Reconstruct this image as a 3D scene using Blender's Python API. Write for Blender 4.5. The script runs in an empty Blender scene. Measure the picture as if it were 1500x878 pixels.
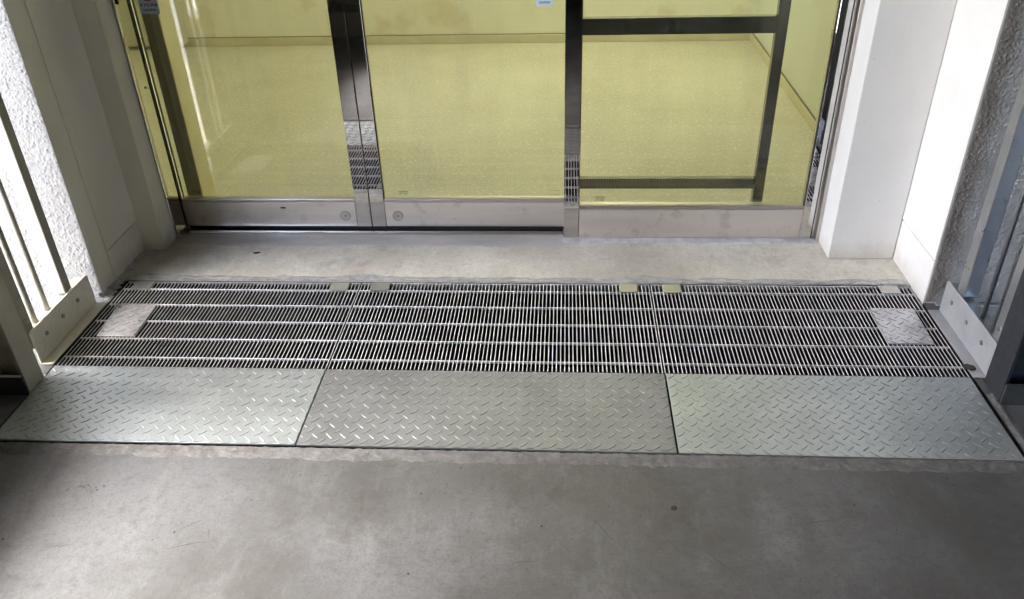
import bpy, bmesh, math, random
from mathutils import Vector, Matrix, noise
random.seed(7)
S = bpy.context.scene
C = S.collection
R = math.radians

# ------------------------------------------------------------------ camera
def make_camera():
    f, yaw, pitch, roll = 1211.47, -0.0733635, 0.5607318, -0.0313172
    cp, sp = math.cos(pitch), math.sin(pitch)
    fw = Vector((math.sin(yaw)*cp, math.cos(yaw)*cp, -sp))
    r0 = Vector((math.cos(yaw), -math.sin(yaw), 0)); u0 = r0.cross(fw)
    c, s = math.cos(roll), math.sin(roll)
    r = c*r0 + s*u0; u = -s*r0 + c*u0
    cd = bpy.data.cameras.new('camera'); co = bpy.data.objects.new('camera', cd); C.objects.link(co)
    cd.sensor_width = 36; cd.lens = f/1500*36; cd.clip_start = 0.05; cd.clip_end = 500
    m = Matrix((r, u, -fw)).transposed().to_4x4()
    m.translation = Vector((0.7042741, -2.4436691, 1.4740112))
    co.matrix_world = m
    S.camera = co
make_camera()

# ------------------------------------------------------------------ light
SUN_EL, SUN_AZ = R(52), R(8)          # from the left, a little from behind the camera
to_sun = Vector((-math.cos(SUN_EL)*math.cos(SUN_AZ), -math.cos(SUN_EL)*math.sin(SUN_AZ), math.sin(SUN_EL)))
W = bpy.data.worlds.new('World'); S.world = W; W.use_nodes = True
nt = W.node_tree; bg = nt.nodes['Background']
sk = nt.nodes.new('ShaderNodeTexSky'); sk.sky_type = 'NISHITA'; sk.sun_disc = False
sk.sun_elevation = SUN_EL; sk.sun_rotation = math.atan2(to_sun.x, to_sun.y) % (2*math.pi)
sk.air_density = 1.0; sk.dust_density = 3.2; sk.ozone_density = 1.0
nt.links.new(sk.outputs[0], bg.inputs[0]); bg.inputs[1].default_value = 0.15
sd = bpy.data.lights.new('sun', 'SUN'); sd.energy = 0.6; sd.angle = R(11); sd.color = (1.0, 0.99, 0.975)
so = bpy.data.objects.new('sun', sd); C.objects.link(so)
so.rotation_euler = to_sun.to_track_quat('Z', 'Y').to_euler(); so.location = to_sun*20
S.view_settings.view_transform = 'Standard'; S.view_settings.look = 'None'
S.view_settings.gamma = 1.0; S.view_settings.use_curve_mapping = False
S.view_settings.exposure = 4.3
S.render.engine = 'CYCLES'
S.cycles.max_bounces = 14; S.cycles.diffuse_bounces = 6; S.cycles.glossy_bounces = 6
S.cycles.transparent_max_bounces = 16; S.cycles.transmission_bounces = 8
S.cycles.caustics_reflective = False; S.cycles.sample_clamp_indirect = 8
try:
    S.cycles.use_denoising = True; S.cycles.denoiser = 'OPENIMAGEDENOISE'
except Exception:
    pass

# ------------------------------------------------------------------ materials
def new_mat(name):
    m = bpy.data.materials.new(name); m.use_nodes = True
    n = m.node_tree.nodes; return m, n, m.node_tree.links, n['Principled BSDF']

def pos(n):
    g = n.new('ShaderNodeNewGeometry'); return g.outputs['Position']

def nz(n, l, vec, scale, detail=4, rough=.55, stretch=None):
    if stretch:
        mp = n.new('ShaderNodeMapping'); mp.inputs['Scale'].default_value = stretch
        l.new(vec, mp.inputs['Vector']); vec = mp.outputs[0]
    t = n.new('ShaderNodeTexNoise'); t.inputs['Scale'].default_value = scale
    t.inputs['Detail'].default_value = detail; t.inputs['Roughness'].default_value = rough
    l.new(vec, t.inputs['Vector']); return t.outputs[0]

def ramp(n, l, fac, a, b, lo=.35, hi=.65):
    r = n.new('ShaderNodeMapRange'); r.inputs['From Min'].default_value = lo; r.inputs['From Max'].default_value = hi
    r.inputs['To Min'].default_value = a; r.inputs['To Max'].default_value = b
    l.new(fac, r.inputs['Value']); return r.outputs[0]

def mixc(n, l, fac, a, b):
    m = n.new('ShaderNodeMix'); m.data_type = 'RGBA'
    if isinstance(fac, (int, float)): m.inputs[0].default_value = fac
    else: l.new(fac, m.inputs[0])
    for sock, v in ((m.inputs[6], a), (m.inputs[7], b)):
        if isinstance(v, tuple): sock.default_value = (*v, 1)
        else: l.new(v, sock)
    return m.outputs[2]

def bump(n, l, bs, h, strength, dist):
    b = n.new('ShaderNodeBump'); b.inputs['Strength'].default_value = strength; b.inputs['Distance'].default_value = dist
    l.new(h, b.inputs['Height']); l.new(b.outputs[0], bs.inputs['Normal'])

def M(name, a, b=None, scale=8, rough=(.5, .6), metal=0, bmp=None, lo=.35, hi=.65, stretch=None, spec=None, fine=None):
    m, n, l, bs = new_mat(name); p = pos(n)
    f = nz(n, l, p, scale, 5, .6, stretch)
    col = mixc(n, l, ramp(n, l, f, 0, 1, lo, hi), a, b or a)
    if fine:                                   # fine speckle of another colour
        f2 = nz(n, l, p, fine[0], 3, .6)
        col = mixc(n, l, ramp(n, l, f2, 0, fine[2], .55, .7), col, fine[1])
    l.new(col, bs.inputs['Base Color'])
    f3 = nz(n, l, p, scale*2.3, 4, .6, stretch)
    l.new(ramp(n, l, f3, rough[0], rough[1], .3, .7), bs.inputs['Roughness'])
    bs.inputs['Metallic'].default_value = metal
    if spec is not None: bs.inputs['Specular IOR Level'].default_value = spec
    if bmp: bump(n, l, bs, nz(n, l, p, bmp[0], 4, .6, stretch), bmp[1], bmp[2])
    return m

MT = {}
MT['chrome'] = M('polished_stainless', (.66, .64, .62), (.60, .58, .56), 14, (.012, .03), 1, (2.2, .02, .003))
MT['satin'] = M('scuffed_stainless', (.60, .56, .53), (.50, .47, .44), 9, (.34, .46), 1, (60, .06, .0003), stretch=(.35, 1, 2.4))
MT['rail'] = M('stained_stainless_rail', (.80, .74, .69), (.68, .62, .57), 5, (.28, .38), .85, (60, .06, .0003), stretch=(.22, 1, 2.4), fine=(15, (.44, .38, .34), .45))
MT['galv'] = M('galvanised_bar', (.76, .77, .79), (.54, .55, .57), 22, (.40, .58), .5, (140, .15, .0004))
MT['slot_shade'] = M('shaded_bar_flank', (.026, .028, .031), (.012, .012, .013), 30, (.6, .8), 0, spec=.15)  # near-black colour paints the shade between bars and below plate edges
MT['plate'] = M('checkered_steel', (.485, .53, .54), (.405, .445, .455), 5, (.36, .48), .66, (4, .12, .006), fine=(160, (.33, .33, .325), .4))
MT['lug'] = M('worn_lug_steel', (.56, .575, .585), (.42, .435, .44), 30, (.38, .5), .7)
MT['lug_shade'] = M('shaded_lug_flank', (.20, .20, .195), (.11, .11, .105), 30, (.42, .55), .6)  # dark flanks paint the shaded side of every lug
MT['plate_m'] = M('dull_checkered_steel', (.285, .295, .305), (.23, .24, .248), 5, (.42, .54), .6, (4, .12, .006), fine=(160, (.25, .25, .24), .4))
MT['lug_m'] = M('dull_lug_steel', (.42, .43, .445), (.30, .31, .32), 30, (.40, .52), .65)
MT['plate_worn'] = M('worn_checkered_steel', (.66, .66, .68), (.48, .48, .50), 16, (.36, .5), .6, (9, .12, .004), fine=(70, (.32, .31, .30), .6))
MT['tab'] = M('flat_steel_tab', (.50, .49, .45), (.46, .45, .41), 6, (.34, .38), .7)
MT['pit'] = M('shaded_pit_concrete', (.035, .034, .032), (.02, .02, .02), 9, (.7, .9))  # near-black colour stands in for the shade down in the pit
MT['black'] = M('black_rubber', (.012, .012, .012), (.02, .02, .02), 30, (.5, .7))
MT['beige_light_tint'] = M('light_tinted_beige', (.80, .775, .67), (.74, .715, .62), 12, (.38, .5), 0, (90, .06, .0006), fine=(45, (.45, .36, .22), .25))  # beige tint stands for the warm light on the left steel angle
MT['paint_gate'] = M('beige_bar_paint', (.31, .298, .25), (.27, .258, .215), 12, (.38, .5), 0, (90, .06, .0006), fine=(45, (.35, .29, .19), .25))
MT['col_shade'] = M('shaded_column_paint', (.030, .032, .037), (.022, .024, .028), 12, (.35, .5), .0, (90, .08, .0006), spec=.18, fine=(60, (.07, .07, .075), .3))  # column darkened in its colour to stand for shade
MT['col_beige'] = M('olive_column_paint', (.46, .44, .36), (.40, .38, .31), 12, (.38, .5), 0, (90, .06, .0006), fine=(45, (.35, .29, .19), .25))
MT['shaded_bitumen'] = M('shaded_foot_paint', (.045, .043, .04), (.03, .029, .027), 20, (.4, .6), 0, (60, .1, .001))  # foot front coloured dark for its shade as well as its black paint
MT['paint_grey'] = M('grey_gate_paint', (.46, .47, .49), (.38, .39, .41), 12, (.26, .38), .88, (90, .08, .0006), fine=(60, (.55, .56, .58), .3))
MT['galv_angle'] = M('galvanised_angle', (.48, .48, .50), (.40, .40, .42), 10, (.36, .5), .45, (60, .08, .0005), fine=(80, (.42, .41, .40), .3))
MT['bolt'] = M('bolt_steel', (.40, .39, .36), (.28, .27, .25), 60, (.35, .5), .8)
def wallpaint(name, a, b, dirt):
    m, n, l, bs = new_mat(name); p = pos(n)
    c = mixc(n, l, ramp(n, l, nz(n, l, p, 3, 6, .65), 0, 1), a, b)
    run = nz(n, l, p, 16, 5, .7, (1, 1, .10))                       # vertical rain runs
    c = mixc(n, l, ramp(n, l, run, 0, .14, .55, .75), c, dirt)
    sp = nz(n, l, p, 85, 2, .5)
    c = mixc(n, l, ramp(n, l, sp, 0, .4, .735, .78), c, tuple(v*.6 for v in dirt))
    sx = n.new('ShaderNodeSeparateXYZ'); l.new(p, sx.inputs[0])     # splash dirt kicked up from the floor
    ad = n.new('ShaderNodeMath'); ad.operation = 'MULTIPLY_ADD'; l.new(nz(n, l, p, 14, 6, .7), ad.inputs[0]); ad.inputs[1].default_value = -.14; l.new(sx.outputs[2], ad.inputs[2])
    c = mixc(n, l, ramp(n, l, ad.outputs[0], .55, 0, -.07, .0), c, dirt)
    l.new(c, bs.inputs['Base Color']); bs.inputs['Roughness'].default_value = .58
    bump(n, l, bs, nz(n, l, p, 110, 4, .6), .08, .0008)
    return m
MT['plaster'] = wallpaint('lamp_tinted_plaster', (.80, .785, .68), (.74, .725, .625), (.42, .40, .33))  # yellow tint in the paint stands for lamplight bounced from the room
MT['plaster_w'] = wallpaint('white_painted_plaster', (.74, .725, .70), (.69, .67, .645), (.46, .42, .36))
MT['stucco'] = M('sprayed_stucco', (.155, .152, .143), (.125, .122, .115), 20, (.42, .55), 0, (420, .2, .0008))
MT['stucco_g'] = M('grey_sprayed_stucco', (.29, .268, .250), (.225, .207, .192), 20, (.16, .30), 0, (420, .2, .0008))
MT['mortar'] = M('rough_mortar', (.140, .139, .137), (.085, .083, .080), 24, (.75, .9), 0, (160, .5, .003), fine=(90, (.2, .19, .17), .5))
MT['mortar_b'] = M('threshold_mortar', (.52, .51, .49), (.32, .31, .29), 24, (.75, .9), 0, (160, .5, .003), fine=(90, (.16, .15, .13), .5))
MT['sealant'] = M('smeared_sealant', (.52, .51, .51), (.34, .33, .33), 26, (.45, .6), 0, (60, .2, .002))
MT['sill'] = M('worn_steel_sill', (.50, .48, .46), (.38, .36, .34), 12, (.4, .6), .25, (50, .1, .001), stretch=(.3, 1, 1))
MT['dark_wall'] = M('dark_concrete_wall', (.10, .095, .09), (.075, .07, .066), 3, (.6, .8))
MT['bounce_concrete'] = M('bounce_wall_concrete', (.24, .235, .215), (.20, .195, .18), 3, (.6, .8))  # paler tone picked to bounce daylight onto the faces at the left
MT['ceil'] = M('passage_ceiling_paint', (.16, .157, .148), (.14, .136, .128), 2, (.7, .8))
MT['outside'] = M('pale_outside_paving', (.62, .60, .57), (.54, .52, .49), 2, (.7, .9))
MT['dim_chrome'] = M('dim_reflection_steel', (.26, .25, .235), (.21, .20, .19), 8, (.10, .16), .95)  # stainless darkened in its colour to stand for reflecting the dim passage
MT['in_floor'] = M('speckled_linoleum', (.61, .59, .46), (.515, .49, .365), 1.6, (.36, .46), 0, (40, .12, .001), fine=(70, (.86, .84, .70), .8))
MT['in_wall'] = M('cream_interior_wall', (.92, .905, .79), (.86, .83, .68), 1.6, (.5, .6), 0, fine=(3.2, (.66, .54, .34), .5), stretch=(.6, 1, 1.6))
MT['in_wall_r'] = M('pale_interior_wall', (.70, .725, .62), (.68, .70, .60), 2, (.5, .6))
MT['in_base'] = M('interior_skirting', (.70, .65, .46), (.62, .57, .40), 6, (.4, .5))
MT['in_line'] = M('skirting_seal', (.20, .18, .11), (.16, .14, .09), 10, (.5, .6))
MT['in_post'] = M('interior_post_paint', (.80, .74, .46), (.74, .68, .42), 6, (.5, .6))
MT['in_post_shade'] = M('shaded_post_olive', (.56, .50, .28), (.50, .45, .25), 6, (.5, .6))  # darker copy of the post colour, painting the shaded gap beside it
MT['cabinet'] = M('cabinet_paint', (.58, .56, .45), (.55, .53, .42), 4, (.4, .5))
MT['sticker'] = M('pale_blue_sticker', (.50, .58, .66), (.48, .56, .64), 30, (.35, .45))
MT['ink'] = M('black_ink', (.02, .02, .025), (.03, .03, .035), 60, (.4, .5))
MT['red'] = M('red_ink', (.45, .05, .05), (.42, .05, .05), 60, (.4, .5))
MT['blueink'] = M('dark_blue_ink', (.03, .10, .18), (.03, .09, .16), 60, (.4, .5))
MT['yellow'] = M('yellow_sticker', (.80, .62, .06), (.78, .58, .05), 60, (.4, .5))
MT['stampink'] = M('etched_glass_mark', (.16, .15, .08), (.18, .17, .09), 60, (.5, .6))
MT['scuff'] = M('dark_scuff', (.06, .055, .05), (.075, .07, .062), 60, (.7, .8))
MT['dirt'] = M('black_dirt', (.02, .02, .018), (.035, .03, .027), 60, (.8, .9))
m, n, l, bs = new_mat('lamp_diffuser'); bs.inputs['Emission Color'].default_value = (1.0, .96, .76, 1); bs.inputs['Emission Strength'].default_value = .98
bs.inputs['Base Color'].default_value = (.8, .8, .75, 1); MT['lamp'] = m

def glass_mat():
    m = bpy.data.materials.new('pale_green_glass'); m.use_nodes = True
    n = m.node_tree.nodes; l = m.node_tree.links; n.remove(n['Principled BSDF'])
    t = n.new('ShaderNodeBsdfTransparent'); t.inputs[0].default_value = (.955, .97, .90, 1)
    g = n.new('ShaderNodeBsdfGlossy'); g.inputs['Roughness'].default_value = .0; g.inputs[0].default_value = (1, 1, 1, 1)
    f = n.new('ShaderNodeFresnel'); f.inputs[0].default_value = 1.5
    mx = n.new('ShaderNodeMixShader'); l.new(f.outputs[0], mx.inputs[0]); l.new(t.outputs[0], mx.inputs[1]); l.new(g.outputs[0], mx.inputs[2])
    d = n.new('ShaderNodeBsdfDiffuse'); d.inputs[0].default_value = (.7, .7, .66, 1)      # dust and wiped smears on the pane
    p = pos(n); sm = nz(n, l, p, 2.6, 7, .68, (1, 1, .45)); st = nz(n, l, p, 9, 6, .7, (1, 1, .18))
    a = n.new('ShaderNodeMath'); a.operation = 'MULTIPLY'; l.new(ramp(n, l, sm, .15, 1, .38, .66), a.inputs[0]); l.new(ramp(n, l, st, .012, .055, .40, .66), a.inputs[1])
    m2 = n.new('ShaderNodeMixShader'); l.new(a.outputs[0], m2.inputs[0]); l.new(mx.outputs[0], m2.inputs[1]); l.new(d.outputs[0], m2.inputs[2])
    l.new(m2.outputs[0], n['Material Output'].inputs[0]); return m
MT['glass'] = glass_mat()

def concrete(name, base, alt, stain, light, rough):
    m, n, l, bs = new_mat(name); p = pos(n)
    wp = nz(n, l, p, 2.2, 3, .5)                                 # warps the patches so that they do not read as plain noise
    vadd = n.new('ShaderNodeVectorMath'); vadd.operation = 'MULTIPLY_ADD'
    l.new(wp, vadd.inputs[0]); vadd.inputs[1].default_value = (.22, .22, .22); l.new(p, vadd.inputs[2]); q = vadd.outputs[0]
    big = nz(n, l, q, 1.5, 7, .66)
    c = mixc(n, l, ramp(n, l, big, 0, 1, .40, .60), base, alt)
    blot = nz(n, l, q, 5.5, 7, .72)
    c = mixc(n, l, ramp(n, l, blot, 0, .62, .54, .70), c, stain)
    bl2 = nz(n, l, p, 4.1, 8, .75, (1.0, .55, 1))
    c = mixc(n, l, ramp(n, l, bl2, 0, .55, .51, .72), c, light)
    tr = nz(n, l, q, 20, 6, .72, (1.0, .22, 1))                  # trowel streaks
    c = mixc(n, l, ramp(n, l, tr, 0, .30, .52, .74), c, light)
    tr2 = nz(n, l, q, 26, 6, .72, (.25, 1.0, 1))
    c = mixc(n, l, ramp(n, l, tr2, 0, .4, .55, .70), c, alt)
    gr = nz(n, l, p, 150, 5, .8)
    c = mixc(n, l, ramp(n, l, gr, 0, .65, .48, .66), c, tuple(v*.52 for v in base))
    md = nz(n, l, p, 48, 6, .75)
    c = mixc(n, l, ramp(n, l, md, 0, .42, .50, .68), c, stain)
    sp = nz(n, l, p, 130, 2, .6)
    c = mixc(n, l, ramp(n, l, sp, 0, .3, .67, .75), c, tuple(v*1.4 for v in light))   # pale grit
    vo = n.new('ShaderNodeTexVoronoi'); vo.inputs['Scale'].default_value = 13; l.new(p, vo.inputs['Vector'])
    wn = nz(n, l, p, 7, 2)
    pit = n.new('ShaderNodeMath'); pit.operation = 'LESS_THAN'; l.new(vo.outputs['Distance'], pit.inputs[0]); pit.inputs[1].default_value = .030
    gate = n.new('ShaderNodeMath'); gate.operation = 'GREATER_THAN'; l.new(wn, gate.inputs[0]); gate.inputs[1].default_value = .56
    mul = n.new('ShaderNodeMath'); mul.operation = 'MULTIPLY'; l.new(pit.outputs[0], mul.inputs[0]); l.new(gate.outputs[0], mul.inputs[1])
    c = mixc(n, l, mul.outputs[0], c, tuple(v*.2 for v in base))
    l.new(c, bs.inputs['Base Color'])
    l.new(ramp(n, l, blot, rough[0], rough[1], .35, .65), bs.inputs['Roughness']); bs.inputs['Specular IOR Level'].default_value = .45
    ad = n.new('ShaderNodeMath'); ad.operation = 'ADD'
    l.new(nz(n, l, p, 34, 6, .75), ad.inputs[0]); l.new(gr, ad.inputs[1])
    bump(n, l, bs, ad.outputs[0], .45, .0016)
    return m
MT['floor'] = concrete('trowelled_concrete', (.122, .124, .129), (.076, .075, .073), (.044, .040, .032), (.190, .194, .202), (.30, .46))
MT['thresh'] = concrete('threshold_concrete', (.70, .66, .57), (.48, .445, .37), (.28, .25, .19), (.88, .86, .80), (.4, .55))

# ------------------------------------------------------------------ mesh helpers
class MB:
    def __init__(s): s.bm = bmesh.new()
    def box(s, x0, x1, y0, y1, z0, z1, bev=0, seg=1):
        t = bmesh.new(); bmesh.ops.create_cube(t, size=1)
        for v in t.verts:
            v.co = Vector(((x0+x1)/2 + v.co.x*(x1-x0), (y0+y1)/2 + v.co.y*(y1-y0), (z0+z1)/2 + v.co.z*(z1-z0)))
        if bev: bmesh.ops.bevel(t, geom=t.edges[:], offset=bev, segments=seg, affect='EDGES', profile=.5)
        s._add(t); return s
    def _add(s, t):
        me = bpy.data.meshes.new('tmp'); t.to_mesh(me); t.free(); s.bm.from_mesh(me); bpy.data.meshes.remove(me)
    def prism(s, pts, axis, a, b, bev=0):
        """polygon pts in the plane normal to axis, from a to b"""
        t = bmesh.new()
        def P(u, v, w): return {'x': (w, u, v), 'y': (u, w, v), 'z': (u, v, w)}[axis]
        A = [t.verts.new(P(u, v, a)) for u, v in pts]; B = [t.verts.new(P(u, v, b)) for u, v in pts]
        k = len(pts)
        t.faces.new(A); t.faces.new(B[::-1])
        for i in range(k): t.faces.new((A[i], B[i], B[(i+1) % k], A[(i+1) % k]))
        bmesh.ops.recalc_face_normals(t, faces=t.faces[:])
        if bev: bmesh.ops.bevel(t, geom=t.edges[:], offset=bev, segments=1, affect='EDGES')
        s._add(t); return s
    def cyl(s, p0, p1, r0, r1=None, seg=16):
        p0, p1 = Vector(p0), Vector(p1); d = p1-p0; r1 = r0 if r1 is None else r1
        t = bmesh.new(); bmesh.ops.create_cone(t, cap_ends=True, segments=seg, radius1=r0, radius2=r1, depth=d.length)
        m = Matrix.Translation((p0+p1)/2) @ d.to_track_quat('Z', 'Y').to_matrix().to_4x4()
        bmesh.ops.transform(t, matrix=m, verts=t.verts[:]); s._add(t); return s
    def ring(s, c, axis, r0, r1, h, seg=28):
        """flat ring with thickness, axis 'y' faces the passage"""
        t = bmesh.new(); c = Vector(c)
        def P(a, r, w):
            u, v = r*math.cos(a), r*math.sin(a)
            return c + Vector({'y': (u, w, v), 'z': (u, v, w), 'x': (w, u, v)}[axis])
        L = [[t.verts.new(P(2*math.pi*i/seg, r, w)) for i in range(seg)] for r, w in ((r0, 0), (r1, 0), (r1, h), (r0, h))]
        for i in range(seg):
            j = (i+1) % seg
            for a in range(4):
                b = (a+1) % 4; t.faces.new((L[a][i], L[a][j], L[b][j], L[b][i]))
        bmesh.ops.recalc_face_normals(t, faces=t.faces[:]); s._add(t); return s
    def build(s, name, mat, parent=None, smooth=False):
        me = bpy.data.meshes.new(name); s.bm.to_mesh(me); s.bm.free()
        return link(name, me, mat, parent, smooth)

def link(name, me, mat, parent=None, smooth=False):
    if mat is not None and not me.materials: me.materials.append(MT[mat])
    if smooth:
        for p in me.polygons: p.use_smooth = True
    o = bpy.data.objects.new(name, me); C.objects.link(o)
    if parent is not None: adopt(o, parent)
    return o

def root_of(o):
    while o.parent: o = o.parent
    return o
def adopt(o, parent):
    o.parent = parent; o.matrix_parent_inverse = Matrix.Translation(-root_of(parent).location) if parent.type == 'EMPTY' else Matrix.Identity(4)

def thing(name, label, cat, loc, group=None):
    o = bpy.data.objects.new(name, None); C.objects.link(o); o.location = loc; o.empty_display_size = .1
    o['label'] = label; o['category'] = cat
    if group: o['group'] = group
    return o
def tag(o, label, cat, group=None):
    o['label'] = label; o['category'] = cat
    if group: o['group'] = group
    return o
def struct(o): o['kind'] = 'structure'; return o
def bx(name, mat, parent, *a, bev=0, seg=1): return MB().box(*a, bev=bev, seg=seg).build(name, mat, parent)

def sheet(name, mat, rects, z=0, step=.5, parent=None, amp=0):
    """flat floor from rectangles"""
    bm = bmesh.new()
    for x0, x1, y0, y1 in rects:
        nx, ny = max(1, int((x1-x0)/step)), max(1, int((y1-y0)/step))
        g = [[bm.verts.new((x0+(x1-x0)*i/nx, y0+(y1-y0)*j/ny, z)) for i in range(nx+1)] for j in range(ny+1)]
        for j in range(ny):
            for i in range(nx): bm.faces.new((g[j][i], g[j][i+1], g[j+1][i+1], g[j+1][i]))
    bmesh.ops.remove_doubles(bm, verts=bm.verts[:], dist=1e-5)
    me = bpy.data.meshes.new(name); bm.to_mesh(me); bm.free(); return link(name, me, mat, parent)

def rough_strip(name, mat, parent, pts, nx, ny, hfun, edge_fun):
    """uneven strip between two long edges: pts(t, s) -> base point; hfun gives its height"""
    bm = bmesh.new(); g = []
    for j in range(ny+1):
        row = []
        for i in range(nx+1):
            t, s = i/nx, j/ny; p = Vector(pts(t, s)); e = edge_fun(t, s)
            p += Vector(e); p.z += hfun(p, s)
            row.append(bm.verts.new(p))
        g.append(row)
    for j in range(ny):
        for i in range(nx): bm.faces.new((g[j][i], g[j][i+1], g[j+1][i+1], g[j+1][i]))
    bmesh.ops.recalc_face_normals(bm, faces=bm.faces[:])
    me = bpy.data.meshes.new(name); bm.to_mesh(me); bm.free(); return link(name, me, mat, parent, True)

# ------------------------------------------------------------------ grounds
X0, X1, X2, X3 = -.8405, 0.0, .9985, 1.8635          # seams of the three panels
YG, YP = -.505, -.838                                 # front of the gratings, front of the plates
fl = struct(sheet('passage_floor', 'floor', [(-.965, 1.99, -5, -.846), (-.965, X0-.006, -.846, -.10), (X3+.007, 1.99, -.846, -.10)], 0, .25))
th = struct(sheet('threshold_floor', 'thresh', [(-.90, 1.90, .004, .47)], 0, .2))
struct(sheet('outside_ground', 'outside', [(-60, -.965, -60, 40)], -.25, 10))
struct(sheet('lower_ground', 'dark_wall', [(1.99, 4.5, -5, 1)], -.30, 1))
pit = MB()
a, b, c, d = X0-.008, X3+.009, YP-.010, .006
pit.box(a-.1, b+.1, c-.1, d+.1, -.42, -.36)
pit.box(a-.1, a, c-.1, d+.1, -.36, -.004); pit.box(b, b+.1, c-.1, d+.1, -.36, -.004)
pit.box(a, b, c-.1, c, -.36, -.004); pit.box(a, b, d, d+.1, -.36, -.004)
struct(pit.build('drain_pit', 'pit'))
# steel ledge the panels rest on
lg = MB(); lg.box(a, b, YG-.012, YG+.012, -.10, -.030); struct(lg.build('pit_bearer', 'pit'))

def hn(f, a, off=0): return lambda p, s: a*noise.noise(p*f + Vector((off, 0, 0)))
def mortar_front():
    def pts(t, s): return (-.86 + 2.72*t, -.8475 - .042*s, 0)
    def edge(t, s):
        k = noise.noise(Vector((t*30, 3, 0)))*.016 + noise.noise(Vector((t*110, 9, 0)))*.010 + noise.noise(Vector((t*320, 9, 0)))*.006
        return (0, k*s, 0)
    def h(p, s): return (.0045 + .003*noise.noise(p*60) + .0018*noise.noise(p*190))*(1-s**3) - .001*s
    o = rough_strip('mortar_strip', 'mortar', fl, pts, 420, 12, h, edge)
def mortar_back():
    def pts(t, s): return (-.86 + 2.72*t, .0045 + .043*s, 0)
    def edge(t, s):
        k = noise.noise(Vector((t*14, 5, 0)))*.024 + noise.noise(Vector((t*60, 2, 0)))*.008
        return (0, k*s, 0)
    def h(p, s): return (.0040 + .0022*noise.noise(p*50) + .0012*noise.noise(p*170))*(1-s**3) - .001*s
    rough_strip('mortar_strip', 'mortar_b', th, pts, 380, 10, h, edge)
mortar_front(); mortar_back()
def mortar_side():
    def pts(t, s): return (1.873 + .028*s, -.846 + .27*t, 0)
    def edge(t, s): return (noise.noise(Vector((t*9, 5, 2)))*.012*s, 0, 0)
    def h(p, s): return (.0035*(1-abs(2*s-1)) + .002*noise.noise(p*90) + .0012*noise.noise(p*230) + .0012) 
    rough_strip('mortar_strip', 'mortar', fl, pts, 60, 8, h, edge)
mortar_side()
def spot(parent, x, y, r, sx=1, rot=0, z=.0012, mat='dirt'):
    bm = bmesh.new(); k = 18
    vs = []
    for i in range(k):
        a = 2*math.pi*i/k; rr = r*(1 + .22*noise.noise(Vector((math.cos(a)*1.3 + x*50, math.sin(a)*1.3, y*50))))
        u, v = rr*sx*math.cos(a), rr*math.sin(a)
        vs.append(bm.verts.new((x + u*math.cos(rot) - v*math.sin(rot), y + u*math.sin(rot) + v*math.cos(rot), z)))
    top = bm.verts.new((x, y, z+.0008))
    for i in range(k): bm.faces.new((vs[i], vs[(i+1) % k], top))
    me = bpy.data.meshes.new('dirt_spot'); bm.to_mesh(me); bm.free(); return link('dirt_spot', me, mat, parent)
spot(fl, .970, -1.028, .0078); spot(th, -.443, .210, .008, 1.6, .2)
for i in range(16):
    spot(fl, random.uniform(-.75, 1.7), -.90 - .42*random.random()**1.2, random.uniform(.0010, .0022), random.uniform(1, 2), random.uniform(0, 3))

for i in range(16):
    spot(fl, -.487+random.gauss(0, .022), -1.007+random.gauss(0, .012), random.uniform(.0012, .0034), random.uniform(1, 2), random.uniform(0, 3), mat='scuff')
def scuff(x, y, L, a, w=.0011):
    bm = bmesh.new(); k = 9; A = []
    for i in range(k):
        t = i/(k-1); u = (t-.5)*L; v = .02*L*math.sin(t*5+x*9) + .004*noise.noise(Vector((x*40+t*6, y*9, 1)))
        ww = w*(.35+.65*math.sin(math.pi*t))*(1+.5*noise.noise(Vector((t*14, x*30, y*30))))
        A.append([bm.verts.new((x+u*math.cos(a)-(v+s_*ww)*math.sin(a), y+u*math.sin(a)+(v+s_*ww)*math.cos(a), .0011)) for s_ in (-1, 1)])
    for i in range(k-1): bm.faces.new((A[i][0], A[i+1][0], A[i+1][1], A[i][1]))
    bmesh.ops.recalc_face_normals(bm, faces=bm.faces[:])
    me = bpy.data.meshes.new('scuff_mark'); bm.to_mesh(me); bm.free(); return link('scuff_mark', me, 'scuff', fl)
for q in ((-.155, -1.176, .11, .25), (.80, -1.10, .09, -.9), (.62, -1.20, .06, .15), (-.17, -1.115, .05, .6), (-.12, -1.14, .03, -1.2),
          (.20, -1.02, .04, .1), (1.05, -1.18, .13, -.85), (-.46, -1.19, .05, .2), (1.30, -1.06, .07, .2), (.42, -.97, .03, 1.2)):
    scuff(*q)
# white sill and guide rail of the sliding doors
tr = thing('door_track', 'stainless floor track under the two sliding glass leaves', 'door track', (-.04, .385, 0))
bx('guide_rail', 'chrome', tr, -.80, .700, .356, .372, 0, .012, bev=.002)
bx('guide_rail', 'satin', tr, -.80, .700, .425, .440, 0, .012, bev=.002)
bx('track_channel', 'black', tr, -.80, .700, .373, .424, .001, .003)
def sill():
    def pts(t, s): return (-.79 + 1.495*t, .3555 - .086*s, 0)
    def edge(t, s): return (0, (noise.noise(Vector((t*9, 1, 4)))*.018 + noise.noise(Vector((t*40, 1, 4)))*.005)*s, 0)
    def h(p, s): return .0026 + .0006*noise.noise(p*30) - (.0030 if s > .99 else 0)
    rough_strip('sill_plate', 'sill', tr, pts, 120, 8, h, edge)
sill()

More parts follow.
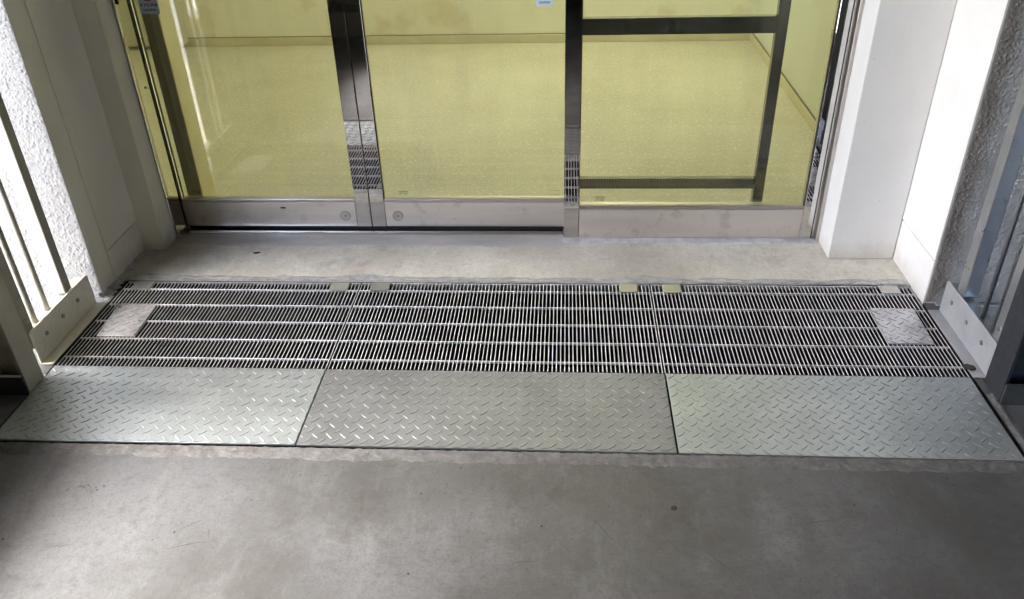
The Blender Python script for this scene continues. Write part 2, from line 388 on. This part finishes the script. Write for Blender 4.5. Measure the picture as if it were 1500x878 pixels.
# ------------------------------------------------------------------ gratings
def bar_mesh(L):
    """bearing bar, its top edge rounded a little"""
    bm = bmesh.new(); w = .00155; h = .025; c = .0006
    prof = [(-w, -h), (w, -h), (w, -c), (w-c, 0), (-w+c, 0), (-w, -c)]
    A = [bm.verts.new((x, -L/2, z)) for x, z in prof]; B = [bm.verts.new((x, L/2, z)) for x, z in prof]
    bm.faces.new(A); bm.faces.new(B[::-1])
    for i in range(6): bm.faces.new((A[i], B[i], B[(i+1) % 6], A[(i+1) % 6]))
    bmesh.ops.recalc_face_normals(bm, faces=bm.faces[:])
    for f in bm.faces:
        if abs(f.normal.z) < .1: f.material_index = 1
    me = bpy.data.meshes.new('bearing_bar'); bm.to_mesh(me); bm.free(); me.materials.append(MT['galv']); me.materials.append(MT['slot_shade']); return me
BAR = bar_mesh(.492)
def grating(x0, x1, label, tabs):
    t = thing('grating_panel', label, 'grating', ((x0+x1)/2, YG/2, -.025), 'steel bar gratings over the drain')
    xa, xb = x0+.002, x1-.002
    nb = round((xb-xa)/.0125); p = (xb-xa-.004)/nb
    for i in range(nb+1):
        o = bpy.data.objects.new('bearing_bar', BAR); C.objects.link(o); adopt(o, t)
        o.location = (xa+.002+i*p+random.uniform(-.00035, .00035), YG/2+.0005, random.uniform(-.0006, 0))
        o.rotation_euler = (random.uniform(-.0008, .0008), random.uniform(-.025, .025), random.uniform(-.0006, .0006))
    for i in range(5):
        y = -(.0509 + .1*i); m = MB(); k = 40                      # cross bar pressed flush into the bars
        m.box(xa, xb, y-.0019, y+.0019, -.0085, .0006, bev=.0009)
        m.build('cross_bar', 'galv', t)
    bx('end_bar', 'galv', t, xa, xb, -.0045, -.001, -.025, -.0002)
    bx('end_bar', 'galv', t, xa, xb, YG+.0005, YG+.004, -.025, -.0004)
    for (a, b, y0, y1) in tabs:
        c = .006
        pts = [(a+c*.2, y1), (b-c*.2, y1), (b, y1-c*.2), (b, y0+c), (b-c, y0), (a+c, y0), (a, y0+c), (a, y1-c*.2)]
        MB().prism(pts, 'z', .0010, .0042).build('lifting_tab', 'tab', t)
    return t
grating(X0, X1, 'left steel bar grating, carrying the small tread cover beside the beige gate', [(-.805, -.740, -.058, -.006), (-.101, -.041, -.058, -.006)])
grating(X1, X2, 'widest steel bar grating between the two others, with no tread cover on it', [(.039, .103, -.058, -.005), (.893, .953, -.055, -.004)])
grating(X2, X3, 'right steel bar grating, carrying the small tread cover beside the grey gate', [(1.040, 1.098, -.057, -.004), (1.757, 1.820, -.052, -.003)])

# ------------------------------------------------------------------ tread plates
def lug(bm, cx, cy, ang, L, Wd, H, z, lim):
    ca, sa = math.cos(ang), math.sin(ang); N = 10; rings = []
    for sc, h in ((1, 0), (.80, .75*H), (.48, .98*H)):
        ring = []
        for i in range(N):
            a = 2*math.pi*i/N; u = math.copysign(abs(math.cos(a))**.9, math.cos(a))*L/2*(sc*.5+.5 if sc < 1 else 1); v = math.sin(a)*abs(math.sin(a))**.3*Wd/2*sc
            x, y = cx+u*ca-v*sa, cy+u*sa+v*ca
            x = min(max(x, lim[0]), lim[1]); y = min(max(y, lim[2]), lim[3])
            ring.append(bm.verts.new((x, y, z+h)))
        rings.append(ring)
    x, y = min(max(cx, lim[0]), lim[1]), min(max(cy, lim[2]), lim[3])
    top = bm.verts.new((x, y, z+H))
    for a, b in ((0, 1), (1, 2)):
        for i in range(N):
            j = (i+1) % N; f = bm.faces.new((rings[a][i], rings[a][j], rings[b][j], rings[b][i]))
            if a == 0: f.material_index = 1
    for i in range(N): bm.faces.new((rings[2][i], rings[2][(i+1) % N], top))

def tread(parent, x0, x1, y0, y1, z, mat, p=.0385, q=.0415, ox=0, oy=0, L=.0285, Wd=.0054, H=.0019, xf=None):
    bm = bmesh.new(); lim = (x0+.001, x1-.001, y0+.001, y1-.001)
    ny = int((y1-y0)/q)+3; nx = int((x1-x0)/p)+3
    for j in range(-1, ny):
        for i in range(-1, nx):
            for k in (0, 1):
                cx = x0+ox+(i+.56*k)*p; cy = y0+oy+(j+.5*k)*q
                if cx < x0-.006 or cx > x1+.006 or cy < y0-.006 or cy > y1+.006: continue
                lug(bm, cx, cy, R(-43) if k == 0 else R(43), L, Wd, H*random.uniform(.9, 1.05), z, lim)
    if xf: bmesh.ops.transform(bm, matrix=xf, verts=bm.verts[:])
    me = bpy.data.meshes.new('raised_tread'); bm.to_mesh(me); bm.free()
    lm = {'plate': 'lug', 'plate_m': 'lug_m'}.get(mat, mat)
    me.materials.append(MT[lm]); me.materials.append(MT['lug_shade'])
    o = link('raised_tread', me, {'plate': 'lug', 'plate_m': 'lug_m'}.get(mat, mat), parent, False); o['kind'] = 'stuff'; return o

def tread_plate(x0, x1, yb, yf0, yf1, label, ox, oy, dz=0, mat='plate'):
    t = thing('tread_plate', label, 'tread plate', ((x0+x1)/2, (yb+yf0)/2, 0), 'checkered steel plates in front of the gratings')
    pts = [(x0+.0018, yf0), (x1-.0018, yf1), (x1-.0018, yb), (x0+.0018, yb)]
    MB().prism(pts, 'z', -.0025+dz, .0035+dz, bev=.0006).build('plate', mat, t)
    tread(t, x0+.002, x1-.002, max(yf0, yf1), yb, .0033+dz, mat, ox=ox, oy=oy)
    # support angle along the front edge, coloured dark as the shaded gap
    MB().prism([(x0+.003, yf0+.003), (x1-.003, yf1+.003), (x1-.003, yf1+.007), (x0+.003, yf0+.007)], 'z', -.04, -.0026+dz).build('edge_flange', 'slot_shade', t)
    return t
tread_plate(X0, X1, -.5045, -.8360, -.8335, 'left checkered steel plate beside the beige column', .012, .016)
tread_plate(X1, X2+.001, -.5048, -.8340, -.8390, 'middle checkered steel plate between two seams, duller and greyer', .0025, .0355, -.0008, 'plate_m')
tread_plate(X2+.003, X3-.004, -.5052, -.8400, -.8440, 'right checkered steel plate beside the grey steel column', .030, .008, .0006)

def cover(corners, label):
    (ax, ay), (bx_, by), (cx, cy), (dx, dy) = corners     # back-left, back-right, front-right, front-left
    mx, my = sum(c[0] for c in corners)/4, sum(c[1] for c in corners)/4
    t = thing('access_cover', label, 'access cover', (mx, my, 0), 'small tread covers screwed on the gratings')
    MB().prism([(dx, dy), (cx, cy), (bx_, by), (ax, ay)], 'z', .0012, .0062, bev=.0006).build('plate', 'plate_worn', t)
    w = abs(cx-dx); h = abs(ay-dy)
    sh = ((ax-dx)/h)
    xf = Matrix(((1, sh, 0, dx), (0, 1, 0, dy), (0, 0, 1, 0), (0, 0, 0, 1)))
    tread(t, 0, w, 0, h, .0061, 'plate_worn', p=.0385, q=.0400, ox=.012, oy=.009, L=.030, xf=xf)
    for (u, v) in ((.1, .88), (.1, .12), (.9, .45)):
        px, py = dx+w*u+sh*h*v, dy+h*v
        MB().cyl((px, py, .0058), (px, py, .0082), .006, .0048, 14).build('screw', 'bolt', t)
    return t
cover([(-.802, -.157), (-.668, -.156), (-.661, -.346), (-.785, -.347)], 'small scuffed tread cover on the left grating near the beige angle')
cover([(1.687, -.146), (1.824, -.149), (1.819, -.343), (1.684, -.342)], 'small scuffed tread cover on the right grating near the grey angle')

# ------------------------------------------------------------------ side gates, angles and columns
def side(sx, d):
    """sx = -1 left, +1 right"""
    pm = d['paint']; g0, g1 = d['gate']                     # inner and outer x of the gate
    lo, hi = min(g0, g1), max(g0, g1)
    t = thing('angle_bracket', d['lab_angle'], 'angle bracket', (d['ax'], -.32, 0), 'steel angles beside the gratings')
    f0, f1 = sorted((d['fin'], d['ax']+sx*.004))
    bx('horizontal_flange', d['amat'], t, f0, f1, d['ay1'], d['ay0'], .0015, .0055, bev=.0012)
    v0, v1 = sorted((d['ax'], d['ax']+sx*.005))
    MB().prism([(d['ay1'], .0056), (d['ay0'], .0056), (d['ay0'], .112), (d['ay0']-.012, .118), (d['ay1']+.012, .118), (d['ay1'], .112)], 'x', v0, v1, bev=.0008).build('vertical_flange', d['amat'], t)
    for y in d['bolts']:
        MB().cyl((d['ax']-sx*.0005, y, .072), (d['ax']-sx*.0045, y, .072), .0075, .0062, 14).build('bolt', 'bolt', t)
    t = thing('side_gate', d['lab_gate'], 'gate', ((g0+g1)/2, -.35, .09), 'barred gates at the sides of the passage')
    ya, yb = d['far']; bx('stile', pm, t, lo, hi, ya, yb, .118, 1.25, bev=.003, seg=2)
    yc, yd = d['near']; bx('stile', pm, t, lo, hi, yc, yd, .060, 1.25, bev=.003, seg=2)
    bx('bottom_rail', pm, t, lo, hi, d['ay1']+.004, d['ay0']-.004, .070, .1085, bev=.002)
    bx('top_rail', pm, t, lo, hi, yd+.0005, ya-.0005, 1.20, 1.248, bev=.002)
    xm = (lo+hi)/2
    for y in d['bars']:
        MB().cyl((xm, y, .108), (xm, y, 1.20), .0068 if sx > 0 else .0085, None, 18).build('bar', pm, t, True)
    for (y, z) in d['nearbolts']:
        MB().cyl((g0+sx*.0002, y, z), (g0-sx*.006, y, z), .008, .006, 14).build('bolt', 'bolt', t)
    t = thing('steel_column', d['lab_col'], 'column', (d['cx'], (d['cy0']+d['cy1'])/2, 0), 'steel columns at the ends of the plates')
    i0, i1 = sorted((d['cx'], d['cx']+sx*.009)); o0, o1 = sorted((d['cx']+sx*.091, d['cx']+sx*.100))
    bx('flange', d['cmat'], t, i0, i1, d['cy0'], d['cy1'], .004, 2.6, bev=.0012)
    bx('flange', d['cmat'], t, o0, o1, d['cy0'], d['cy1'], .004, 2.6, bev=.0012)
    w0, w1 = sorted((d['cx']+sx*.0095, d['cx']+sx*.0905)); ym = (d['cy0']+d['cy1'])/2
    bx('web', d['cmat'], t, w0, w1, ym-.004, ym+.004, .004, 2.6)
    b0, b1 = sorted((d['cx']-sx*.001, d['cx']+sx*.155))
    bx('foot_plate', 'shaded_bitumen', t, b0, b1, d['cy0']-.012, d['cy0']-.004, .001, .066, bev=.0015)
    bx('foot_rim', d['cmat'], t, b0, b1, d['cy0']-.0125, d['cy0']-.0035, .0663, .0695, bev=.001)
    bx('base_plate', d['cmat'], t, b0+.003, b1, d['cy0']-.0035, d['cy1']+.01, .0005, .0035)
side(-1, dict(paint='paint_gate', amat='beige_light_tint', cmat='col_beige', gate=(-.887, -.930), ax=-.882, fin=-.8455, ay0=-.150, ay1=-.498,
    bolts=(-.242, -.336, -.431), far=(-.277, -.240), near=(-.502, -.467), bars=(-.355, -.425), nearbolts=((-.486, .150),),
    cx=-.841, cy0=-.636, cy1=-.560,
    lab_angle='light-tinted beige steel angle with three bolts below the left gate', lab_gate='beige painted barred gate on the left with bright daylight behind it',
    lab_col='beige painted steel column standing at the corner of the left checkered plate'))
side(+1, dict(paint='paint_grey', amat='galv_angle', cmat='col_shade', gate=(1.907, 1.950), ax=1.902, fin=1.8665, ay0=-.152, ay1=-.507,
    bolts=(-.215, -.325, -.431), far=(-.258, -.212), near=(-.500, -.457), bars=(-.350, -.420), nearbolts=((-.478, .153),),
    cx=1.890, cy0=-.612, cy1=-.520,
    lab_angle='galvanised steel angle with three bolts below the grey gate', lab_gate='grey steel barred gate on the right in front of rough stucco',
    lab_col='grey steel column standing at the corner of the right checkered plate'))
# clip on the right grating's edge
cl = MB(); cl.prism([(1.852, -.455), (1.866, -.452), (1.884, -.462), (1.886, -.474), (1.872, -.478), (1.858, -.466)], 'z', .0058, .0145, bev=.0015)
tag(cl.build('rubber_wedge', 'dirt'), 'small black wedge stuck at the edge of the right grating by the angle', 'wedge')
tag(bx('parapet_wall', 'beige_light_tint', None, -1.06, -.965, -4.9, -.585, -.25, .58, bev=.004), 'painted parapet wall along the left side of the passage', 'wall')

# ------------------------------------------------------------------ walls left and right
def stucco(name, mat, parent, x0, x1, z0, z1, y, step, amp, freq, seed):
    nx, nz_ = int((x1-x0)/step), int((z1-z0)/step); bm = bmesh.new(); g = []
    for j in range(nz_+1):
        row = []
        for i in range(nx+1):
            x, z = x0+(x1-x0)*i/nx, z0+(z1-z0)*j/nz_
            p = Vector((x*freq + .2*noise.noise(Vector((x*freq*.8, z*freq*.8, 4))), z*freq, seed))
            d_, c_ = noise.voronoi(p); k_ = .35 + .65*noise.cell(c_[0]*7.3)
            h = max(0, .62-d_[0])*1.7*k_ + .30*noise.noise(p*1.9) + .22*noise.noise(p*.55)
            edge = min(1, min(i, nx-i)/2.5)
            row.append(bm.verts.new((x, y-amp*(h+.2)*edge, z)))
        g.append(row)
    for j in range(nz_):
        for i in range(nx): bm.faces.new((g[j][i], g[j][i+1], g[j+1][i+1], g[j+1][i]))
    me = bpy.data.meshes.new(name); bm.to_mesh(me); bm.free(); return link(name, me, mat, parent, True)

lw = thing('side_wall', 'painted wall left of the glass doors with a bright rough stucco end', 'wall', (-1.3, .15, -.25))
bx('wall_core', 'stucco', lw, -3.4, -.8905, -.105, .47, -.25, 2.6)
stucco('stucco_face', 'stucco', lw, -1.32, -.879, -.05, 1.10, -.110, .0024, .0034, 140, 3.3)
bx('stucco_upper', 'stucco', lw, -1.45, -.879, -.1098, -.1055, 1.1005, 2.6)
bx('plaster_panel', 'plaster', lw, -.890, -.879, -.1075, -.0125, .004, 2.6, bev=.0012)
bx('plaster_panel', 'plaster', lw, -.890, -.8785, -.0100, .2245, .1275, 2.6, bev=.0012)
bx('skirting_panel', 'plaster', lw, -.890, -.8782, -.0100, .2245, .004, .1250, bev=.0012)
jb = thing('jamb_pilaster', 'grey painted pilaster between the left wall and the sliding door', 'pilaster', (-.84, .28, 0))
bx('pilaster', 'plaster', jb, -.889, -.799, .2250, .3265, .002, 2.6, bev=.0025, seg=2)
bx('steel_edge', 'chrome', jb, -.7985, -.7905, .316, .3263, .003, 2.3, bev=.001)

def fillet():
    def pts(t, s): return (-.884 + .040*s, -.125 + .345*t, 0)
    def edge(t, s): return ((noise.noise(Vector((t*22, 7, 1)))*.016 + noise.noise(Vector((t*70, 7, 1)))*.007 - .012)*s, 0, 0)
    def h(p, s): return (.020*(1-s)**1.5 + .006*noise.noise(p*55) + .003*noise.noise(p*150))*(1-s*.8) + .002 - .004*s
    rough_strip('mortar_fillet', 'mortar_b', lw, pts, 110, 12, h, edge)
fillet()

rw = thing('pillar_wall', 'white painted pillar right of the glass doors, stepping out towards the grey gate', 'pillar', (1.9, .1, 0))
bx('reveal_pillar', 'plaster_w', rw, 1.6425, 1.8665, .1845, .470, .0015, 2.6, bev=.0022, seg=2)
bx('wall_panel', 'plaster_w', rw, 1.8680, 2.0, -.1050, .470, .158, 2.6, bev=.0018)
bx('wall_base', 'plaster_w', rw, 1.8688, 2.0, -.1050, .470, -.30, .1555, bev=.0018)
ru = thing('stucco_wall', 'dark grey rough stucco wall behind the grey barred gate', 'wall', (2.6, -.1, -.3))
bx('wall_core', 'stucco_g', ru, 2.0005, 4.4, -.100, .470, -.30, 2.6)
stucco('stucco_face', 'stucco_g', ru, 1.8700, 2.48, .012, 1.10, -.1155, .0022, .0032, 150, 9.1)
stucco('stucco_face', 'stucco_g', ru, 1.8900, 2.48, -.30, .000, -.1120, .0027, .0032, 150, 5.7)
bx('ledge_strip', 'galv_angle', ru, 1.905, 2.72, -.1240, -.1010, .0005, .0065, bev=.001)
bx('stucco_upper', 'stucco_g', ru, 1.8700, 2.72, -.1150, -.1055, 1.101, 2.6)
tag(bx('far_side_wall', 'dark_wall', None, 4.4, 4.5, -5, 1, -.3, 2.8), 'dark concrete wall closing the space beyond the grey gate', 'wall')
tag(bx('passage_wall', 'bounce_concrete', None, 1.99, 2.10, -5, -1.25, -.3, 2.8), 'concrete wall along the right side of the passage, toned pale to bounce light', 'wall')
tag(bx('light_block_wall', 'dark_wall', None, -1.06, -.966, -4.99, -1.80, .5805, 2.80), 'added unseen wall blocking daylight on the left behind the camera', 'wall')  # added out of view to cut off daylight from the left rear
tag(bx('rear_wall', 'dark_wall', None, -1.0, 1.985, -5.1, -5, 0, 2.8), 'dark concrete wall behind the camera', 'wall')
stw = thing('stair_flight', 'dark concrete stair flight rising behind the camera', 'stair', (-.4, -2.6, 0))
for i in range(7):
    bx('step', 'dark_wall', stw, -.94, .10, -2.50-.25*(i+1), -2.50-.25*i-.0005, .001, .17*(i+1))
cm = MB(); cm.prism([(-1.95, -5.1), (4.5, -5.1), (4.5, .3855), (-3.3, .3855), (-3.3, -1.18), (-1.95, -1.18)], 'z', 2.82, 3.00)  # left eave lengthened out of view to keep sun off the gate side
struct(cm.build('passage_ceiling', 'ceil'))

# ------------------------------------------------------------------ sliding doors
ZT = 2.12
def stamp(parent, x, z, y, w=.036, h=.017, faint=False):
    m = MB(); tk = .0007
    m.box(x-w/2, x+w/2, y-.0008, y-.0002, z+h/2-tk, z+h/2)
    m.box(x-w/2, x+w/2, y-.0008, y-.0002, z-h/2, z-h/2+tk)
    m.box(x-w/2, x-w/2+tk, y-.0008, y-.0002, z-h/2+tk, z+h/2-tk)
    m.box(x+w/2-tk, x+w/2, y-.0008, y-.0002, z-h/2+tk, z+h/2-tk)
    if not faint:
        m.box(x-w/2+.002, x+w/2-.002, y-.0008, y-.0002, z+.0045, z+.0065)
        m.box(x-w*.36, x-w*.05, y-.0008, y-.0002, z-.0020, z+.0002); m.box(x, x+w*.40, y-.0008, y-.0002, z-.0018, z+.0004)
        m.box(x+w*.12, x+w*.32, y-.0008, y-.0002, z-.0062, z-.0042)
    return m.build('glass_mark', 'stampink', parent)

def text(body, size, loc, parent, mat, name):
    cu = bpy.data.curves.new(name, 'FONT'); cu.body = body; cu.size = size; cu.align_x = 'CENTER'; cu.align_y = 'CENTER'
    cu.extrude = .0001; cu.offset = .0004
    cu.materials.append(MT[mat]); o = bpy.data.objects.new(name, cu); C.objects.link(o)
    o.location = loc; o.rotation_euler = (R(90), 0, 0); adopt(o, parent); return o

def sticker(parent, x0, x1, zb, y, tint):
    w = x1-x0; h = w*1.55; r = .006; m = MB()
    pts = []
    for cx, cz, a0 in ((x1-r, zb+r, -90), (x1-r, zb+h-r, 0), (x0+r, zb+h-r, 90), (x0+r, zb+r, 180)):
        for k in range(5):
            a = R(a0+22.5*k); pts.append((cx+r*math.cos(a), cz+r*math.sin(a)))
    s = m.prism(pts, 'y', y-.0009, y-.0003).build('caution_sticker', 'sticker', parent)
    s['label'] = tint; xc = (x0+x1)/2
    MB().ring((xc, y-.0014, zb+h*.66), 'y', w*.30, w*.37, .0004).build('warning_ring', 'red', s)
    MB().ring((xc, y-.0013, zb+h*.66), 'y', w*.37, w*.40, .0003).build('warning_ring_edge', 'ink', s)
    b = MB(); c = w*.3*.7071
    b.prism([(xc-c-.003, zb+h*.66+c), (xc-c+.003, zb+h*.66+c+.002), (xc+c+.003, zb+h*.66-c), (xc+c-.003, zb+h*.66-c-.002)], 'y', y-.0018, y-.00145)
    b.build('warning_slash', 'red', s)
    hp = MB(); hz = zb+h*.66                                              # hand caught at a door
    hp.prism([(xc-.010, hz-.010), (xc+.006, hz-.010), (xc+.009, hz+.002), (xc+.004, hz+.010), (xc-.004, hz+.011), (xc-.011, hz+.004)], 'y', y-.00125, y-.0010)
    hp.build('hand_symbol', 'ink', s)
    text('ドアに注意', w*.185, (xc, y-.0011, zb+h*.275), s, 'ink', 'lettering')
    text('CAUTION', w*.145, (xc, y-.0011, zb+h*.125), s, 'blueink', 'lettering')

def leaf(x0, x1, lock_x, stile_x, label, stamps, stk):
    y0, y1 = .388, .424
    t = thing('sliding_door', label, 'sliding door', ((x0+x1)/2, .405, .02), 'sliding glass door leaves')
    sa, sb = stile_x
    ga, gb = (x0, sa) if sa > (x0+x1)/2 else (sb, x1)
    bx('stile', 'chrome', t, sa, sb, y0-.001, y1, .1255, ZT, bev=.0012)
    bx('stile_foot', 'satin', t, sa, sb, y0-.001, y1, .022, .125, bev=.001)
    bx('bottom_rail', 'rail', t, ga+(.0012 if ga > x0 else 0), gb-(.0012 if gb < x1 else 0), y0, y1, .022, .124, bev=.0015)
    bx('glass_bead', 'satin', t, ga+.0005, gb-.0005, y0+.003, y1-.003, .1245, .137, bev=.003, seg=2)
    bx('top_rail', 'satin', t, x0, x1, y0, y1, ZT+.001, ZT+.10, bev=.0015)
    g = bx('glass_pane', 'glass', t, ga+.0004, gb-.0004, .400, .408, .136, ZT+.0005)
    lk = MB().ring((lock_x, y0-.0012, .067), 'y', .0185, .0205, .0012).build('lock_ring', 'bolt', t)
    MB().cyl((lock_x, y0+.0005, .067), (lock_x, y0-.0012, .067), .0184, .0178, 24).build('lock_cap', 'satin', lk)
    MB().cyl((lock_x, y0-.001, .067), (lock_x, y0-.0022, .067), .0055, .0045, 6).build('lock_screw', 'bolt', lk)
    bx('weather_seal', 'black', t, x0+.004, x1-.004, y0+.012, y1-.012, .006, .0218)
    for x, z, fnt in stamps: stamp(t, x, z, .400, faint=fnt)
    sticker(t, *stk)
    return t
L_ = leaf(-.7745, -.0390, -.138, (-.0935, -.0390), 'left sliding glass leaf with a steel stile meeting the other leaf',
     [(-.711, .160, False), (-.120, .160, True)], (-.748, -.680, .828, .400, 'grey blue caution sticker in shade'))
bx('gasket', 'black', L_, -.7795, -.7746, .384, .424, .022, ZT)
bx('handle_slot', 'dirt', L_, -.387, -.367, .3868, .3882, .098, .104, bev=.0005)
R_ = leaf(-.0355, .7200, .067, (-.0355, .0180), 'right sliding glass leaf ending behind the steel mullion',
     [(.094, .157, False), (.667, .160, True)], (.605, .662, .836, .400, 'light blue caution sticker'))
bx('gasket', 'black', R_, .0182, .0212, .392, .399, .125, ZT)
bx('meeting_seal', 'black', R_, -.0388, -.0357, .3945, .420, .022, ZT)
sl = thing('sidelight', 'narrow fixed glass strip between the left pilaster and the sliding leaf', 'sidelight', (-.82, .405, .02))
bx('bottom_rail', 'rail', sl, -.890, -.7800, .390, .424, .022, .124, bev=.0015)
bx('glass_bead', 'satin', sl, -.890, -.7800, .393, .421, .1245, .137, bev=.003)
bx('glass_pane', 'glass', sl, -.890, -.7800, .401, .409, .136, ZT)
bx('latch_plate', 'dirt', sl, -.833, -.815, .393, .400, .862, .935, bev=.002)
MB().cyl((-.802, .4005, .572), (-.802, .397, .572), .0045, .0035, 12).build('screw', 'bolt', sl)
bx('head_rail', 'satin', sl, -.890, -.7800, .390, .424, ZT+.001, ZT+.1)

# ------------------------------------------------------------------ fixed panel with mullion
fx = thing('fixed_glass_panel', 'fixed glass panel in a stainless frame right of the sliding leaves', 'glass panel', (1.17, .34, 0))
bx('mullion', 'chrome', fx, .7035, .7578, .326, .375, .1285, ZT+.1, bev=.0012)
bx('mullion_foot', 'satin', fx, .7035, .7578, .326, .375, .0015, .128, bev=.001)
bx('bottom_rail', 'rail', fx, .7590, 1.5735, .3275, .372, .0015, .124, bev=.0015)
bx('glass_bead', 'satin', fx, .7590, 1.5735, .331, .369, .1245, .137, bev=.003, seg=2)
bx('glass_pane', 'glass', fx, .7582, 1.5730, .338, .346, .136, ZT)
bx('stile', 'chrome', fx, 1.5745, 1.6140, .326, .375, .0015, ZT+.1, bev=.0012)
bx('gasket', 'black', fx, .7580, .7605, .330, .3375, .137, ZT)
bx('gasket', 'black', fx, 1.5700, 1.5742, .330, .3375, .137, ZT)
bx('stile_groove', 'chrome', fx, 1.6142, 1.6295, .334, .375, .0015, ZT+.1)
bx('stile_groove_seal', 'black', fx, 1.6140, 1.6175, .3262, .3338, .004, ZT+.1)
bx('stile_return', 'satin', fx, 1.6298, 1.6420, .312, .375, .0015, ZT+.1, bev=.001)
bx('head_rail', 'satin', fx, .7590, 1.5735, .3275, .372, ZT+.001, ZT+.1)
stamp(fx, .835, .163, .338); stamp(fx, 1.527, .158, .338, faint=True)
def bead():
    def pts(t, s): return (.690 + .945*t, .3262 - .030*s, 0)
    def edge(t, s): return (0, (noise.noise(Vector((t*12, 1, 8)))*.010 + noise.noise(Vector((t*44, 1, 8)))*.005)*s, 0)
    def h(p, s): return (.006*(1-s) + .0016*noise.noise(p*45) + .0022) - (.0035 if s > .99 else 0)
    rough_strip('sealant_bead', 'sealant', fx, pts, 150, 8, h, edge)
bead()
tag(bx('door_header', 'satin', None, -.80, 1.6415, .377, .470, ZT+.101, 2.82), 'steel header box above the sliding glass doors', 'door header')

# ------------------------------------------------------------------ inside: guard frame, room
gf = thing('guard_frame', 'stainless guard frame with its dark reflection painted in, standing inside behind the fixed glass panel', 'guard frame', (1.1, .53, 0))
ya, yb = .520, .552
bx('stile', 'dim_chrome', gf, 1.431, 1.470, ya, yb, 0.001, 1.15, bev=.002, seg=2)
bx('stile', 'dim_chrome', gf, .7225, .7615, ya, yb, 0.001, 1.15, bev=.002, seg=2)
for z0, z1 in ((.706, .764), (.118, .160), (1.10, 1.149)):
    bx('rail', 'dim_chrome', gf, .762, 1.4305, ya+.002, yb-.002, z0, z1, bev=.002, seg=2)
for z in (.705, .165):
    pass

struct(sheet('interior_floor', 'in_floor', [(-2.6, 1.905, .4705, 3.085)], .002, .3))
bw = thing('room_back_wall', 'cream wall at the far end of the room behind the glass', 'wall', (-.3, 3.1, 0))
bx('wall', 'in_wall', bw, -2.7, 2.0, 3.085, 3.20, 0, 2.6)
bx('skirting', 'in_base', bw, -1.835, 1.899, 3.076, 3.0845, .003, .056, bev=.002)
bx('skirting_seal', 'in_line', bw, -1.835, 1.899, 3.079, 3.0847, .0562, .0605)
rwl = thing('room_side_wall', 'pale wall along the right side of the room', 'wall', (1.95, 1.8, 0))
bx('wall', 'in_wall_r', rwl, 1.905, 1.985, .4710, 3.0845, 0, 2.6)
bx('skirting', 'in_base', rwl, 1.896, 1.9048, .4712, 3.0755, .003, .056, bev=.002)
bx('skirting_seal', 'in_line', rwl, 1.8985, 1.9047, .4712, 3.0785, .0562, .0625)
tag(bx('room_left_wall', 'in_wall', None, -2.7, -2.6, .471, 3.0845, 0, 2.6), 'cream wall closing the left side of the room', 'wall')
struct(bx('room_ceiling', 'in_wall_r', None, -2.7, 1.985, .4710, 3.2, 2.6005, 2.7))
tag(bx('room_front_wall', 'in_wall', None, -2.6, -.905, .4712, .55, 0.003, 2.6), 'inner face of the wall left of the doors', 'wall')
ip = thing('inner_jamb', 'olive painted inner door jamb seen through the left glass', 'jamb', (-.79, .55, 0))
bx('post', 'in_post', ip, -.779, -.747, .520, .640, .003, 2.5, bev=.003)
bx('recess', 'in_post_shade', ip, -.8132, -.7795, .530, .640, .003, 2.5)
cb = thing('wall_cabinet', 'flat pale cabinet on the far wall with a small yellow sticker', 'cabinet', (-2.0, 3.03, .03))
bx('body', 'cabinet', cb, -2.30, -1.838, 3.000, 3.084, .028, 1.20, bev=.004)
ys = bx('warning_sticker', 'yellow', cb, -1.885, -1.850, 2.9985, 2.9998, .118, .150)
for x in (.15, 1.05):
    t = thing('ceiling_lamp', 'long ceiling lamp lighting the room behind the glass, ' + ('left one' if x < .5 else 'right one'), 'lamp', (x, 2.35, 2.55), 'ceiling lamps in the room')
    bx('housing', 'in_wall_r', t, x-.16, x+.16, 1.75, 2.95, 2.561, 2.600)
    bx('diffuser', 'lamp', t, x-.15, x+.15, 1.76, 2.94, 2.545, 2.5605)
